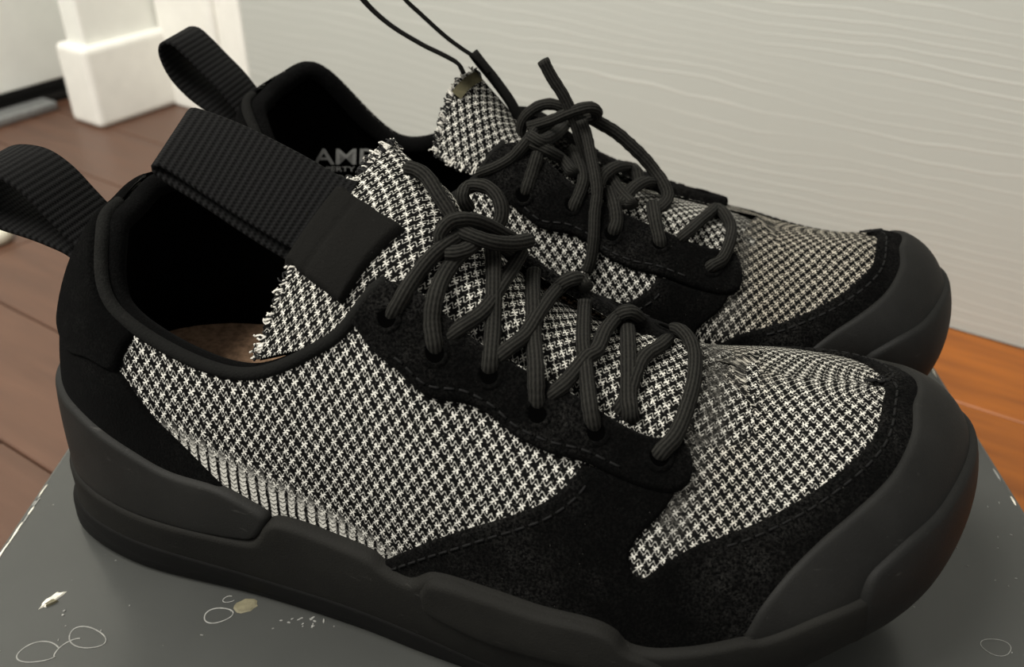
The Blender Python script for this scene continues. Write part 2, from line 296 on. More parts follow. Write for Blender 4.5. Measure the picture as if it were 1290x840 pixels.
# ---------------------------------------------------------------- mesh helpers
def addobj(name,V,F,mat,parent=None,smooth=True,uv=None,attrs=None):
    me=bpy.data.meshes.new(name); V=np.asarray(V,float)
    me.from_pydata([tuple(map(float,v)) for v in V],[],[tuple(map(int,f)) for f in F]); 
    if uv is not None:
        L=me.uv_layers.new(name='UVMap'); li=np.zeros(len(me.loops),int); me.loops.foreach_get('vertex_index',li)
        L.data.foreach_set('uv',np.asarray(uv,float)[li].ravel().astype(np.float32))
    for k,a in (attrs or {}).items():
        A=me.attributes.new(k,'FLOAT','POINT'); A.data.foreach_set('value',np.asarray(a,np.float32))
    me.polygons.foreach_set('use_smooth',np.full(len(me.polygons),smooth)); me.materials.append(mat); me.update()
    o=bpy.data.objects.new(name,me); COL.objects.link(o)
    if parent is not None: o.parent=parent
    return o
def thing(name,label,cat,loc=(0,0,0),rz=0,group=None):
    o=bpy.data.objects.new(name,None); COL.objects.link(o); o.location=loc; o.rotation_euler=(0,0,rz); o.empty_display_size=.02
    o['label']=label; o['category']=cat
    if group: o['group']=group
    return o
def tag(o,label,cat,group=None):
    o['label']=label; o['category']=cat
    if group: o['group']=group
    return o
def boxmesh(x0,x1,y0,y1,z0,z1,bev=0.):
    b=bev
    if b<=0:
        V=[(x,y,z) for z in (z0,z1) for y in (y0,y1) for x in (x0,x1)]
        return V,[(0,2,3,1),(4,5,7,6),(0,1,5,4),(2,6,7,3),(0,4,6,2),(1,3,7,5)]
    V=[];F=[]
    ring=lambda z,i:[(x0+i,y0+b,z),(x0+b,y0+i,z),(x1-b,y0+i,z),(x1-i,y0+b,z),(x1-i,y1-b,z),(x1-b,y1-i,z),(x0+b,y1-i,z),(x0+i,y1-b,z)]
    def inner(z): return [(x0+b,y0+b,z),(x0+b,y0+b,z),(x1-b,y0+b,z),(x1-b,y0+b,z),(x1-b,y1-b,z),(x1-b,y1-b,z),(x0+b,y1-b,z),(x0+b,y1-b,z)]
    for R in (inner(z0),ring(z0+b,0),ring(z1-b,0),inner(z1)): V+=R
    for k in range(3):
        for i in range(8): F.append((k*8+i,k*8+(i+1)%8,(k+1)*8+(i+1)%8,(k+1)*8+i))
    F.append((7,6,5,4,3,2,1,0)); F.append(tuple(range(24,32))); return V,F
def spline(P,step):
    P=np.asarray(P,float); n=max(2,int(np.linalg.norm(np.diff(P,axis=0),axis=1).sum()/step)+1)
    c=np.concatenate([[0],np.cumsum(np.sqrt(np.linalg.norm(np.diff(P,axis=0),axis=1)+1e-12))]); c/=c[-1]
    t=np.linspace(0,1,n*3); i=np.clip(np.searchsorted(c,t,side='right')-1,0,len(P)-2); m=np.zeros_like(P)
    for k in range(len(P)):
        a,b=max(k-1,0),min(k+1,len(P)-1); m[k]=(P[b]-P[a])/max(c[b]-c[a],1e-9)
    h=(c[i+1]-c[i]); s=((t-c[i])/h)[:,None]; h=h[:,None]
    Q=(2*s**3-3*s**2+1)*P[i]+(s**3-2*s**2+s)*h*m[i]+(-2*s**3+3*s**2)*P[i+1]+(s**3-s**2)*h*m[i+1]
    d=np.concatenate([[0],np.cumsum(np.linalg.norm(np.diff(Q,axis=0),axis=1))]); tt=np.linspace(0,d[-1],n)
    return np.stack([np.interp(tt,d,Q[:,j]) for j in range(Q.shape[1])],1)
def tube(P,r,seg=10,flat=1.0,caps=True,r_end=None,wob=0):
    """P smooth polyline -> verts, faces, uv"""
    P=np.asarray(P,float); n=len(P); T=np.gradient(P,axis=0); T/=np.linalg.norm(T,axis=1)[:,None]+1e-12
    up0=np.array([0,0,1.]); V=[];UV=[];F=[]; s=np.concatenate([[0],np.cumsum(np.linalg.norm(np.diff(P,axis=0),axis=1))])
    prev=None
    for i in range(n):
        a=np.cross(up0,T[i]) if prev is None else prev-T[i]*(prev@T[i])
        if np.linalg.norm(a)<1e-4: a=np.cross(np.array([0,1.,0]),T[i])
        a/=np.linalg.norm(a); prev=a; b=np.cross(T[i],a)
        rr=r if r_end is None else r+(r_end-r)*i/(n-1)
        if wob: rr*=1+wob*math.sin(i*1.7)*.5+wob*(random.random()-.5)
        for k in range(seg+1):
            t=2*math.pi*k/seg; V.append(P[i]+rr*(math.cos(t)*a+flat*math.sin(t)*b)); UV.append((s[i],k/seg))
    m=seg+1
    for i in range(n-1):
        for k in range(seg): F.append((i*m+k,i*m+k+1,(i+1)*m+k+1,(i+1)*m+k))
    if caps:
        for i,rev in ((0,True),(n-1,False)):
            c=len(V); V.append(P[i]); UV.append((s[i],0))
            for k in range(seg): F.append((i*m+k+1,i*m+k,c) if rev else (i*m+k,i*m+k+1,c))
    return V,F,UV
def ribbon(Lp,Rp,th,step=.0015):
    """two edge polylines -> solid strip with thickness"""
    A=spline(np.concatenate([Lp,Rp],1),step); L,R=A[:,:3],A[:,3:]; n=len(L)
    M=(L+R)/2; T=np.gradient(M,axis=0); T/=np.linalg.norm(T,axis=1)[:,None]; W=R-L; Wn=W/np.linalg.norm(W,axis=1)[:,None]
    Nn=np.cross(T,Wn); Nn/=np.linalg.norm(Nn,axis=1)[:,None]; s=np.concatenate([[0],np.cumsum(np.linalg.norm(np.diff(M,axis=0),axis=1))])
    e=th*.35; V=[];UV=[];F=[]
    for i in range(n):
        w=np.linalg.norm(W[i])
        for (x,z) in ((0,-.5+.2),(e/w,-.5),(1-e/w,-.5),(1,-.3),(1,.3),(1-e/w,.5),(e/w,.5),(0,.3)):
            V.append(L[i]+W[i]*x+Nn[i]*th*z); UV.append((s[i],x*w))
    for i in range(n-1):
        for k in range(8): F.append((i*8+k,(i+1)*8+k,(i+1)*8+(k+1)%8,i*8+(k+1)%8))
    F.append(tuple(range(8))); F.append(tuple(range(n*8-1,n*8-9,-1))); return V,F,UV
# ---------------------------------------------------------------- shoe panels (regions of the shoe surface, raised as real overlays)
SU,SV=.34,.10
def wsurf(w,v,center,keys):
    w=np.asarray(w,float); v=np.asarray(v,float); u=np.abs(w) if center=='heel' else 1-np.abs(w)
    a=surf(u,v,keys[0]); b=surf(u,v,keys[1]); return np.where((w<0)[:,None],a,b)
def wnorm(w,v,center,keys):
    e=2e-3; vv=np.clip(v,e,1-e); ww=w
    du=wsurf(ww+e,vv,center,keys)-wsurf(ww-e,vv,center,keys); dv=wsurf(ww,vv+e,center,keys)-wsurf(ww,vv-e,center,keys)
    n=np.cross(du,dv); 
    if center=='heel': n=np.where((w<0)[:,None],-n,-n)
    return n/(np.linalg.norm(n,axis=1)[:,None]+1e-12)
TOPO={}
def topo(name,poly,res,r):
    if name in TOPO: return TOPO[name]
    P=np.asarray(poly,float)*[SU,SV]; B=[]
    for a,b in zip(P,np.roll(P,-1,0)):
        k=max(1,int(np.linalg.norm(b-a)/(res*.8))); B+= [a+(b-a)*i/k for i in range(k)]
    B=np.array(B); nb=len(B)
    area_=.5*np.sum(B[:,0]*np.roll(B[:,1],-1)-np.roll(B[:,0],-1)*B[:,1])
    T=np.roll(B,-1,0)-np.roll(B,1,0); T/=np.linalg.norm(T,axis=1)[:,None]+1e-12; Nn=np.stack([-T[:,1],T[:,0]],1)*(1 if area_>0 else -1)
    A0=B; B1=np.roll(B,-1,0)
    def dist(Q):
        out=np.full(len(Q),1e9)
        for c in range(0,len(Q),2000):
            q=Q[c:c+2000,None]; ab=B1-A0; t=np.clip(((q-A0)*ab).sum(-1)/((ab**2).sum(-1)+1e-18),0,1); out[c:c+2000]=np.linalg.norm(q-(A0+t[...,None]*ab),axis=-1).min(1)
        return out
    def inside(Q):
        x,y=Q[:,0],Q[:,1]; c=np.zeros(len(Q),bool)
        for a,b in zip(A0,B1):
            if a[1]==b[1]: continue
            k=((a[1]>y)!=(b[1]>y))&(x<(b[0]-a[0])*(y-a[1])/(b[1]-a[1])+a[0]); c^=k
        return c
    extra=[]
    for f in (.12,.4,.75,1.1):
        Q=B+Nn*r*f; ok=inside(Q)&(dist(Q)>r*f*.93); extra.append(Q[ok])
    x0,y0=B.min(0);x1,y1=B.max(0); gx,gy=np.meshgrid(np.arange(x0,x1,res),np.arange(y0,y1,res)); gx=gx+(np.arange(gy.shape[0])%2)[:,None]*res/2
    G=np.stack([gx.ravel(),gy.ravel()],1); G=G[inside(G)]; G=G[dist(G)>max(r*1.1+res*.45,res*.6)]
    allp=np.concatenate([B]+extra+[G])
    vs,es,fs,*_=delaunay_2d_cdt([Vector(p) for p in allp],[],[list(range(nb))],1,1e-7)
    vs=np.array([tuple(v) for v in vs]); d=dist(vs)
    fs=[tuple(f) for f in fs]
    TOPO[name]=(vs,fs,d); return TOPO[name]
def panel(name,poly,center,t,r,mat,shoe,res=.0024,prof=None,key=None):
    vs,fs,d=topo(key or name,poly,res,r); w,v=vs[:,0]/SU,vs[:,1]/SV
    S=wsurf(w,v,center,shoe.keys); n=wnorm(w,v,center,shoe.keys)
    q=np.clip(d/r,0,1); off=t*np.sqrt(np.clip(1-(1-q)**2,0,1))-.0003*(d<1e-6)
    if prof is not None: off=off*prof(w,v)
    P=S+n*off[:,None]
    return shoe.add(name,P,fs,mat,orient=n)
class Shoe:
    def __init__(s,k,root): s.k=k; s.keys=('NL','NM') if k=='N' else ('FL','FM'); s.root=root; s.mir=1 if k=='N' else -1
    def add(s,name,P,F,mat,parent=None,orient=None,**kw):
        P=np.array(P,float); F=[tuple(f) for f in F]
        if orient is not None:
            f=np.array([x[:3] for x in F]); nn=np.cross(P[f[:,1]]-P[f[:,0]],P[f[:,2]]-P[f[:,0]]); 
            if (nn*np.asarray(orient)[f[:,0]]).sum()<0: F=[x[::-1] for x in F]
        if s.mir<0: P[:,1]*=-1; F=[x[::-1] for x in F]
        return addobj(name,P,F,mat,parent or s.root,**kw)
def mirror_poly(h):
    """half polygon given for w<0 (lateral) from centre outwards and back: list of (u,v); returns closed poly across the centre"""
    return h
def smooth_uv(c,n=3):
    c=np.asarray(c,float); return [tuple(x) for x in spline(c*[SU,SV],.0016)/[SU,SV]]
# boundary curves in (u,v), traced once for the lateral side and shared with the medial side
TOE_KNIT=[(0.7282, 0.9115), (0.7188, 0.8754), (0.7035, 0.8201), (0.6826, 0.7499), (0.6702, 0.6929), (0.6669, 0.644), (0.6703, 0.6123), (0.6766, 0.6123), (0.691, 0.6586), (0.7204, 0.7332), (0.7484, 0.7543), (0.7823, 0.7542), (0.8187, 0.7582), (0.8517, 0.774), (0.8854, 0.7954), (0.9165, 0.823), (0.9517, 0.8773), (0.9947, 0.9328), (0.985, 0.9448), (1.0, 0.9488)]
SADDLE=[(0.4247, 0.3433), (0.4577, 0.4016), (0.496, 0.4829), (0.5302, 0.5608), (0.562, 0.6281), (0.5929, 0.7028), (0.6207, 0.7897), (0.6384, 0.8607)]
EYESTAY=[(0.396, 0.985), (0.4273, 0.8732), (0.4578, 0.8192), (0.4907, 0.7914), (0.5306, 0.8366), (0.5538, 0.8442), (0.5758, 0.8322), (0.6053, 0.8397), (0.6384, 0.8607), (0.68, 0.866), (0.715, 0.872), (0.732, 0.89), (0.74, 0.925), (0.742, 0.965)]
TOECAP=[(0.7465, 0.4498), (0.7612, 0.5459), (0.7836, 0.6197), (0.8123, 0.6653), (0.8512, 0.6988), (0.8938, 0.7307), (0.9321, 0.7702), (0.962, 0.8225), (0.985, 0.8345), (1.0, 0.8375)]
BUMP=[(0.8267, 0.3783), (0.8287, 0.4783), (0.8365, 0.5331), (0.8485, 0.5613), (0.8786, 0.5885), (0.9155, 0.5951), (0.9468, 0.6016), (1.0, 0.5966)]
MID=[(0.0, 0.27), (0.1, 0.27), (0.2026, 0.265), (0.2433, 0.29), (0.28, 0.325), (0.289, 0.36), (0.2985, 0.43), (0.3122, 0.458), (0.3572, 0.4068), (0.4059, 0.3628), (0.4239, 0.3318), (0.4526, 0.3164), (0.4824, 0.3734), (0.5354, 0.4141), (0.5874, 0.4245), (0.6314, 0.4366), (0.6506, 0.4169), (0.6602, 0.3756), (0.679, 0.3734), (0.702, 0.3979), (0.7435, 0.4412), (0.7585, 0.4392), (0.7953, 0.4755), (0.8269, 0.4854), (0.8409, 0.4934)]
CUP=[(0.0, 0.5457), (0.06, 0.5507), (0.1121, 0.5537), (0.1494, 0.5709), (0.1769, 0.5717), (0.203, 0.5614), (0.2286, 0.543), (0.2608, 0.5586), (0.2868, 0.5141), (0.3021, 0.4523), (0.2877, 0.3295)]
HEELK=[(0.203, 1.0), (0.1985, 0.9), (0.1977, 0.8339), (0.2187, 0.7485), (0.2391, 0.6783), (0.2616, 0.572), (0.29, 0.43)]
SEAM=[(0.0, 0.7), (0.06, 0.7), (0.1262, 0.7154), (0.167, 0.795), (0.1941, 0.8236)]
EYES=[(0.4515, 0.9202), (0.4992, 0.8924), (0.5539, 0.9331), (0.5995, 0.9131), (0.6538, 0.9408), (0.7085, 0.9489)]
EYES_F=[(0.4698, 0.8625), (0.5336, 0.9232), (0.5858, 0.9114), (0.6448, 0.9519), (0.7007, 0.9419)]
WRAPLOW=[(0.4601, 0.2451), (0.5095, 0.2372), (0.5677, 0.2441), (0.6162, 0.2494)]

def both(h,center,close_low=None):
    """h: half boundary (u,v) ordered from the far end to the centre line; build closed polygon over both sides"""
    W=lambda u:(u if center=='heel' else 1-u)
    a=[(-W(u),v) for u,v in h]; b=[(W(u),v) for u,v in h][::-1]
    if abs(b[0][0])<1e-9: b=b[1:]
    return a+b
def tonguesurf(k,s,t):
    G=np.array(TONGUE[k]); s=np.asarray(s,float).ravel(); t=np.asarray(t,float).ravel(); R=catmull(G,s); n=5
    tt=np.clip(t,0,1)*(n-1); i=np.clip(np.floor(tt).astype(int),0,n-2); f=(tt-i)[:,None]; r=np.arange(len(s))
    a=R[r,np.clip(i-1,0,4)];b=R[r,i];c=R[r,i+1];d=R[r,np.clip(i+2,0,4)]
    return .5*((2*b)+(c-a)*f+(2*a-5*b+4*c-d)*f*f+(3*b-a-3*c+d)*f**3)
def grid_faces(n,m,off=0,flip=False):
    F=[]
    for i in range(n-1):
        for j in range(m-1):
            q=(off+i*m+j,off+i*m+j+1,off+(i+1)*m+j+1,off+(i+1)*m+j); F.append(q[::-1] if flip else q)
    return F
def stitches(shoe,name,curve,center,side,t,inset,length=.0026,gap=.0012,r=.00035):
    W=np.array([((u if center=='heel' else 1-u)*side,v) for u,v in curve])*[SU,SV]; C=spline(W,.0004)
    T=np.gradient(C,axis=0); T/=np.linalg.norm(T,axis=1)[:,None]; C=C+np.stack([-T[:,1],T[:,0]],1)*inset
    w,v=C[:,0]/SU,C[:,1]/SV; S=wsurf(w,v,center,shoe.keys)+wnorm(w,v,center,shoe.keys)*(t+.0001)
    d=np.concatenate([[0],np.cumsum(np.linalg.norm(np.diff(S,axis=0),axis=1))]); V=[];F=[]; s0=0
    while s0+length<d[-1]:
        pts=np.stack([np.interp(np.linspace(s0,s0+length,4),d,S[:,j]) for j in range(3)],1)
        vv,ff,_=tube(pts,r,5); o=len(V); V+=list(vv); F+=[tuple(x+o for x in f) for f in ff]; s0+=length+gap
    if V: o=shoe.add(name,V,F,MAT['thread']); o['kind']='stuff'
def build_shoe(k,root):
    sh=Shoe(k,root); keys=sh.keys
    # --- knit upper: both halves, welded at heel, toe and vamp ridge
    nu,nv=170,52; U,Vv=np.meshgrid(np.linspace(0,1,nu),np.linspace(.04,1,nv),indexing='ij'); allP=[];allF=[];allUV=[];rib=[];soil=[];felt=[]
    for h,key in enumerate(keys):
        P=surf(U.ravel(),Vv.ravel(),key).reshape(nu,nv,3)
        s=np.concatenate([np.zeros((nu,1)),np.cumsum(np.linalg.norm(np.diff(P,axis=1),axis=2),axis=1)],1)
        uvx=P[...,0]; side=-1 if h==0 else 1
        yr=P[...,1]-axis_y(P[...,0]); front=.5+yr+yr/(np.abs(yr)+.012)*(.078-P[...,2])*.85; uvv=np.where(U>.652,front,s)
        allUV.append(np.stack([np.where(U>.652,uvx,uvx+h*.0021),uvv],-1).reshape(-1,2))
        x,z=P[...,0],P[...,2]; thr=np.interp(x,[.03,.06,.09,.125,.14],[.062,.056,.046,.034,.02]); rb=np.clip((thr-z)/.006+.5,0,1)*(x<.15)
        rib.append(rb.ravel()); soil.append((np.clip((x-.18)/.03,0,1)*(.9 if k=='F' else .15)+ (np.exp(-((x-.207)/.007)**2)*np.clip((z-.05)/.02,0,1)*.5)).ravel().clip(0,1))
        yr=P[...,1]-axis_y(P[...,0]); felt.append((np.exp(-((x-(.2032-.2*np.abs(yr)))/(.0042+.0025*np.exp(-np.abs(yr)/.012)))**2)*np.clip((z-.052)/.008,0,1)*(.95 if k=='N' else .8)).ravel())
        allF+=grid_faces(nu,nv,h*nu*nv,flip=(h==1)); allP.append(P.reshape(-1,3))
    P=np.concatenate(allP); 
    # relax the vamp ridge where the halves meet
    G=P.reshape(2,nu,nv,3)
    for it in range(30):
        for i0 in range(int(9.0/11*nu),nu):
            a=G[0,i0,-6:]; b=G[1,i0,-6:][::-1]; c=np.concatenate([a,b[1:]]); c2=c.copy(); c2[1:-1]=.5*c[1:-1]+.25*(c[:-2]+c[2:]); G[0,i0,-6:]=c2[:6]; G[1,i0,-6:]=c2[5:][::-1]
    o=sh.add('knit_upper',P,allF,MAT['knit'],uv=np.concatenate(allUV),attrs={'rib':np.concatenate(rib),'soil':np.concatenate(soil),'felt':np.concatenate(felt)})
    # --- suede overlays
    guard=both([(.40,.20),(.40,.30)]+smooth_uv(SADDLE)+[(.66,.865),(.695,.875),(.722,.885)]+smooth_uv(TOE_KNIT),'toe'); guard+= [(1-.40,.20)]
    # dedupe duplicated end
    guard=[g for i,g in enumerate(guard) if i==0 or np.hypot(*(np.array(g)-guard[i-1]))>1e-5]
    panel('suede_mudguard',guard,'toe',.0014,.0014,MAT['suede'],sh)
    for side in (-1,1):
        e=[(-side and (1-u)*side,v) for u,v in smooth_uv(EYESTAY)]
        inner=[((1-u)*side,.997) for u in np.linspace(.735,.415,40)]
        panel('suede_eyestay',e+inner,'toe',.0030,.0016,MAT['suede'],sh,key='eyestay%d'%side,res=.002)
        stitches(sh,'stitching',EYESTAY[2:10],'toe',side,.0030,.0026*(-side))
        stitches(sh,'stitching',SADDLE,'toe',side,.0014,.003*(side))
        stitches(sh,'stitching',TOE_KNIT[10:],'toe',side,.0014,.0026*side)
    counter=both([(.30,.30)]+[(u,v) for u,v in smooth_uv(HEELK[::-1])[:-3]][::1]+smooth_uv([(.1985,.84),(.17,.82),(.12,.75),(.06,.74),(0.,.74)]),'heel')+[(.30,.30)]
    counter=[g for i,g in enumerate(counter) if i==0 or np.hypot(*(np.array(g)-counter[i-1]))>1e-5]
    hc=smooth_uv(HEELK[2:][::-1])
    counter=both([(.292,.35)]+hc+[(.17,.83),(.12,.76),(.06,.745),(0.,.745)],'heel')
    panel('heel_counter',counter,'heel',.0012,.0014,MAT['suede2'],sh)
    collar=both(smooth_uv([(.1955,.8236),(.198,.88),(.201,.93),(.206,.990)]),'heel')
    cu=[(-w,v) for w,v in []]
    low=smooth_uv(SEAM)
    top=[(u,.992) for u in np.linspace(.203,0,30)]
    poly=[(-u,v) for u,v in low[::-1]]+[(u,v) for u,v in low[1:]]
    poly+= [(.198,.90),(.203,.97)]+[(u,.992) for u in np.linspace(.2,-.2,50)]+[(-.203,.97),(-.198,.90)]
    panel('suede_heel_collar',poly,'heel',.0024,.0018,MAT['suede2'],sh)
    # --- rubber and foam
    cap=both([(.7466,.28)]+smooth_uv(TOECAP),'toe')
    panel('rubber_toe_cap',cap,'toe',.0026,.0022,MAT['cap'],sh,res=.002,prof=lambda w,v:np.clip(.55+.45*(1-np.abs(w))/.9,.3,1))
    bum=both([(.8294,.02)]+smooth_uv(BUMP),'toe')
    panel('toe_bumper',bum,'toe',.0042,.0026,MAT['cap'],sh,res=.002)
    midp=[(-u,v) for u,v in smooth_uv(MID)[::-1]]+[(u,v) for u,v in smooth_uv(MID)[1:]]
    midp=[(-.842,.0)]+midp+[(.842,.0)]
    panel('foam_midsole',midp,'heel',.0040,.0024,MAT['rubber'],sh,res=.0022)
    cupl=smooth_uv(CUP)
    cp=[(-u,v) for u,v in cupl[::-1]]+[(u,v) for u,v in cupl[1:]]+[(.24,.262),(.20,.24),(.10,.235),(0,.235),(-.10,.235),(-.20,.24),(-.24,.262)]
    panel('foam_heel_cup',cp,'heel',.0030,.0022,MAT['cup'],sh,res=.0022)
    for side in (-1,1):
        tp=[p for p in MID if .475<p[0]<.665]; wr=[(.4660,tp[0][1]-.06)]+tp+[(.675,tp[-1][1]-.014),(.690,.33),(.700,.28),(.66,.262)]+WRAPLOW[::-1][:-1]+[(.4700,WRAPLOW[0][1])]
        wr=[(u*side,v-.004) for u,v in wr]
        panel('side_wrap',[tuple(x) for x in spline(np.array(wr+wr[:1])*[SU,SV],.0016)[:-1]/[SU,SV]],'heel',.0054,.0024,MAT['rubber'],sh,key='wrap%d'%side,res=.002)
    gr=[(-.86,.115),(-.6,.115),(-.3,.13),(0,.13),(.3,.13),(.6,.115),(.86,.115),(.86,-.02),(-.86,-.02)]
    panel('outsole_rand',gr,'heel',.0046,.0020,MAT['outsole'],sh,res=.0024)
    # outsole plate with lugs
    u=np.linspace(0,1,90); L=surf(u,u*0,keys[0]); M=surf(u,u*0,keys[1])[::-1]; ring=np.concatenate([L,M[1:-1]]); c=np.array([.14,.004,0]); 
    T=np.roll(ring,-1,0)-np.roll(ring,1,0); nn=np.stack([T[:,1],-T[:,0],T[:,2]*0],1); nn/=np.linalg.norm(nn,axis=1)[:,None]
    if ((ring-c)*nn).sum()<0: nn=-nn
    m=len(ring); V=[];F=[]
    for off,zf in ((.003,lambda z:z+.010),(.0048,lambda z:z+.007),(.0052,lambda z:z+.001),(.0036,lambda z:np.maximum(z-.0022,.0004))):
        R=ring+nn*off; R[:,2]=zf(ring[:,2]); V.append(R)
    V=np.concatenate(V)
    for a in range(3):
        for i in range(m): F.append((a*m+i,a*m+(i+1)%m,(a+1)*m+(i+1)%m,(a+1)*m+i))
    V=np.concatenate([V,[[.14,.004,.0006]]]); 
    for i in range(m): F.append((3*m+i,3*m+(i+1)%m,len(V)-1))
    sh.add('outsole',V,F,MAT['outsole'],orient=None)
    for side,key in ((-1,keys[0]),(1,keys[1])):
        for uu in np.linspace(.80,.985,6):
            p=surf(np.array([uu]),np.array([0.]),key)[0]; p2=surf(np.array([min(uu+.01,1)]),np.array([0.]),key)[0]; p1=surf(np.array([uu-.01]),np.array([0.]),key)[0]
            a=math.atan2(p2[1]-p1[1],p2[0]-p1[0]); bv,bf=boxmesh(-.0042,.0042,-.004,.004,-.0045,.003,.001); bv=np.array(bv)
            ca,sa=math.cos(a),math.sin(a); out=np.array([-sa,ca])*(-1 if side<0 else 1)*.0015
            if side<0: out=np.array([sa,-ca])*.0015
            Q=np.stack([p[0]+out[0]+ca*bv[:,0]-sa*bv[:,1],p[1]+out[1]+sa*bv[:,0]+ca*bv[:,1],p[2]-.001+bv[:,2]],1); Q[:,2]=np.maximum(Q[:,2],.0004)
            sh.add('tread_lug',Q,bf,MAT['outsole'],smooth=False)
    # --- lining (inner shell) and insole
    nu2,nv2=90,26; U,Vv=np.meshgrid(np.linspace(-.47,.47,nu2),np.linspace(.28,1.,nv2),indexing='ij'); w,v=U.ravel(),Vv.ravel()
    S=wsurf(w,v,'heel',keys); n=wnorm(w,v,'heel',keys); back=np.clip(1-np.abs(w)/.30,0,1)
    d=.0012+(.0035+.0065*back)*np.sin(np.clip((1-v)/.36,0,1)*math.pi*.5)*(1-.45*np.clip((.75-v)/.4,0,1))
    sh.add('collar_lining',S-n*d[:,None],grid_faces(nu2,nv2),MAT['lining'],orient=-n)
    ri=[]
    for key,s_ in ((keys[0],-1),(keys[1],1)):
        for uu in (np.linspace(0,.72,60) if s_<0 else np.linspace(.72,0,60)[:-1]):
            vs_=np.linspace(.1,.9,60); p=surf(np.full(60,uu),vs_,key); zt=np.interp(uu,[0,.2,.45,.72],[.047,.046,.040,.030]); j=np.argmin(abs(p[:,2]-zt)); q=p[j]; ri.append((q[0],q[1],zt))
    ri=np.array(ri); cen=np.array([ri[:,0].mean(),ri[:,1].mean(),0]); V=[]
    for f in (.95,.75,.5,.25):
        R=ri.copy(); R[:,1]=ri[:,1]*f+(1-f)*axis_y(ri[:,0]); R[:,0]=.1+(ri[:,0]-.1)*(.96 if f>.9 else .96*f/.95+.0); R[:,2]=np.interp(R[:,0],[0,.03,.09,.2],[.048,.0465,.041,.030])-(.0015*(1-f)); V.append(R)
    m=len(ri); F=[]
    V=np.concatenate(V+[[[.1,.003,.039]]])
    for a in range(3):
        for i in range(m): F.append((a*m+i,a*m+(i+1)%m,(a+1)*m+(i+1)%m,(a+1)*m+i))
    for i in range(m): F.append((3*m+i,3*m+(i+1)%m,len(V)-1))
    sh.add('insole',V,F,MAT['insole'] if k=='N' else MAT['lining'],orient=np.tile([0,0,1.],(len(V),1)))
    # --- collar binding
    vis=-1 if k=='N' else 1
    w=np.linspace(.0,.455,90)*vis; e=wsurf(w,w*0+1.,'heel',keys); n=wnorm(w,w*0+1.,'heel',keys)
    e=spline(e[::3]-n[::3]*.0004,.0018); vv,ff,uu=tube(e,.0019,10); sh.add('collar_binding',vv,ff,MAT['binding'])
    w=np.linspace(-.40,.40,140); e=wsurf(w,w*0+1.,'heel',keys); n=wnorm(w,w*0+1.,'heel',keys); n[:,2]*=.3; rr=.0034
    e=spline((e-n*.0042-np.array([0,0,.0022]))[::4],.002); vv,ff,uu=tube(e,rr,12); sh.add('collar_padding',vv,ff,MAT['pad'])
    # --- eyelets
    for side in (-1,1):
        for (u_,v_) in (EYES if k=='N' else EYES_F):
            w_=np.array([(1-u_)*side]); v1=np.array([v_]); p=wsurf(w_,v1,'toe',keys)[0]; n=wnorm(w_,v1,'toe',keys)[0]
            a=np.cross(n,[0,0,1.]); a/=np.linalg.norm(a); b=np.cross(n,a); V=[];F=[]; prof=((.0040,.0029),(.0036,.0034),(.0027,.0034),(.0023,.0028),(.0022,.0020)); sg=14
            for (r_,h_) in prof:
                for i in range(sg): t=2*math.pi*i/sg; V.append(p+n*h_+r_*(a*math.cos(t)+b*math.sin(t)))
            for j in range(len(prof)-1):
                for i in range(sg): F.append((j*sg+i,j*sg+(i+1)%sg,(j+1)*sg+(i+1)%sg,(j+1)*sg+i))
            eo=sh.add('eyelet',V,F,MAT['suede'],orient=np.tile(n,(len(V),1)))
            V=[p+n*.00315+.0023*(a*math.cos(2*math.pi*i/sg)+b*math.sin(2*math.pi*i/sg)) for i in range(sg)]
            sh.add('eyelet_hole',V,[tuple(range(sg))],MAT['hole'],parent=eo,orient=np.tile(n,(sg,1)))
    # --- tongue (knit sheet with an inner face)
    ns,nt_=60,44; Sg,Tg=np.meshgrid(np.linspace(0,1,ns),np.linspace(0,1,nt_),indexing='ij'); P=tonguesurf(k,Sg,Tg).reshape(ns,nt_,3)
    ds=np.gradient(P,axis=0); dt=np.gradient(P,axis=1); n=np.cross(ds,dt); n/=np.linalg.norm(n,axis=2)[...,None]
    if n[...,2].mean()<0: n=-n
    ls=np.concatenate([np.zeros((1,nt_)),np.cumsum(np.linalg.norm(np.diff(P,axis=0),axis=2),0)],0); lt=np.concatenate([np.zeros((ns,1)),np.cumsum(np.linalg.norm(np.diff(P,axis=1),axis=2),1)],1)
    P[-1]+= (rng.random((nt_,1))-.5)*.002*ds[-1]/np.linalg.norm(ds[-1],axis=1)[:,None]
    tongue=sh.add('tongue',P.reshape(-1,3),grid_faces(ns,nt_),MAT['knit'],orient=n.reshape(-1,3),uv=np.stack([ls,lt],-1).reshape(-1,2),attrs={'rib':np.zeros(ns*nt_),'soil':np.full(ns*nt_,.1),'felt':np.exp(-((P[...,0]-.2005)/.0045)**2).ravel()*.95})
    inn=(P-n*.0028).reshape(-1,3); rim=np.concatenate([P[:,0],P[-1,1:],P[:-1,-1][::-1]]); 
    o=sh.add('tongue_lining',inn,grid_faces(ns,nt_),MAT['olive'] if k=='F' else MAT['lining'],parent=tongue,orient=-n.reshape(-1,3))
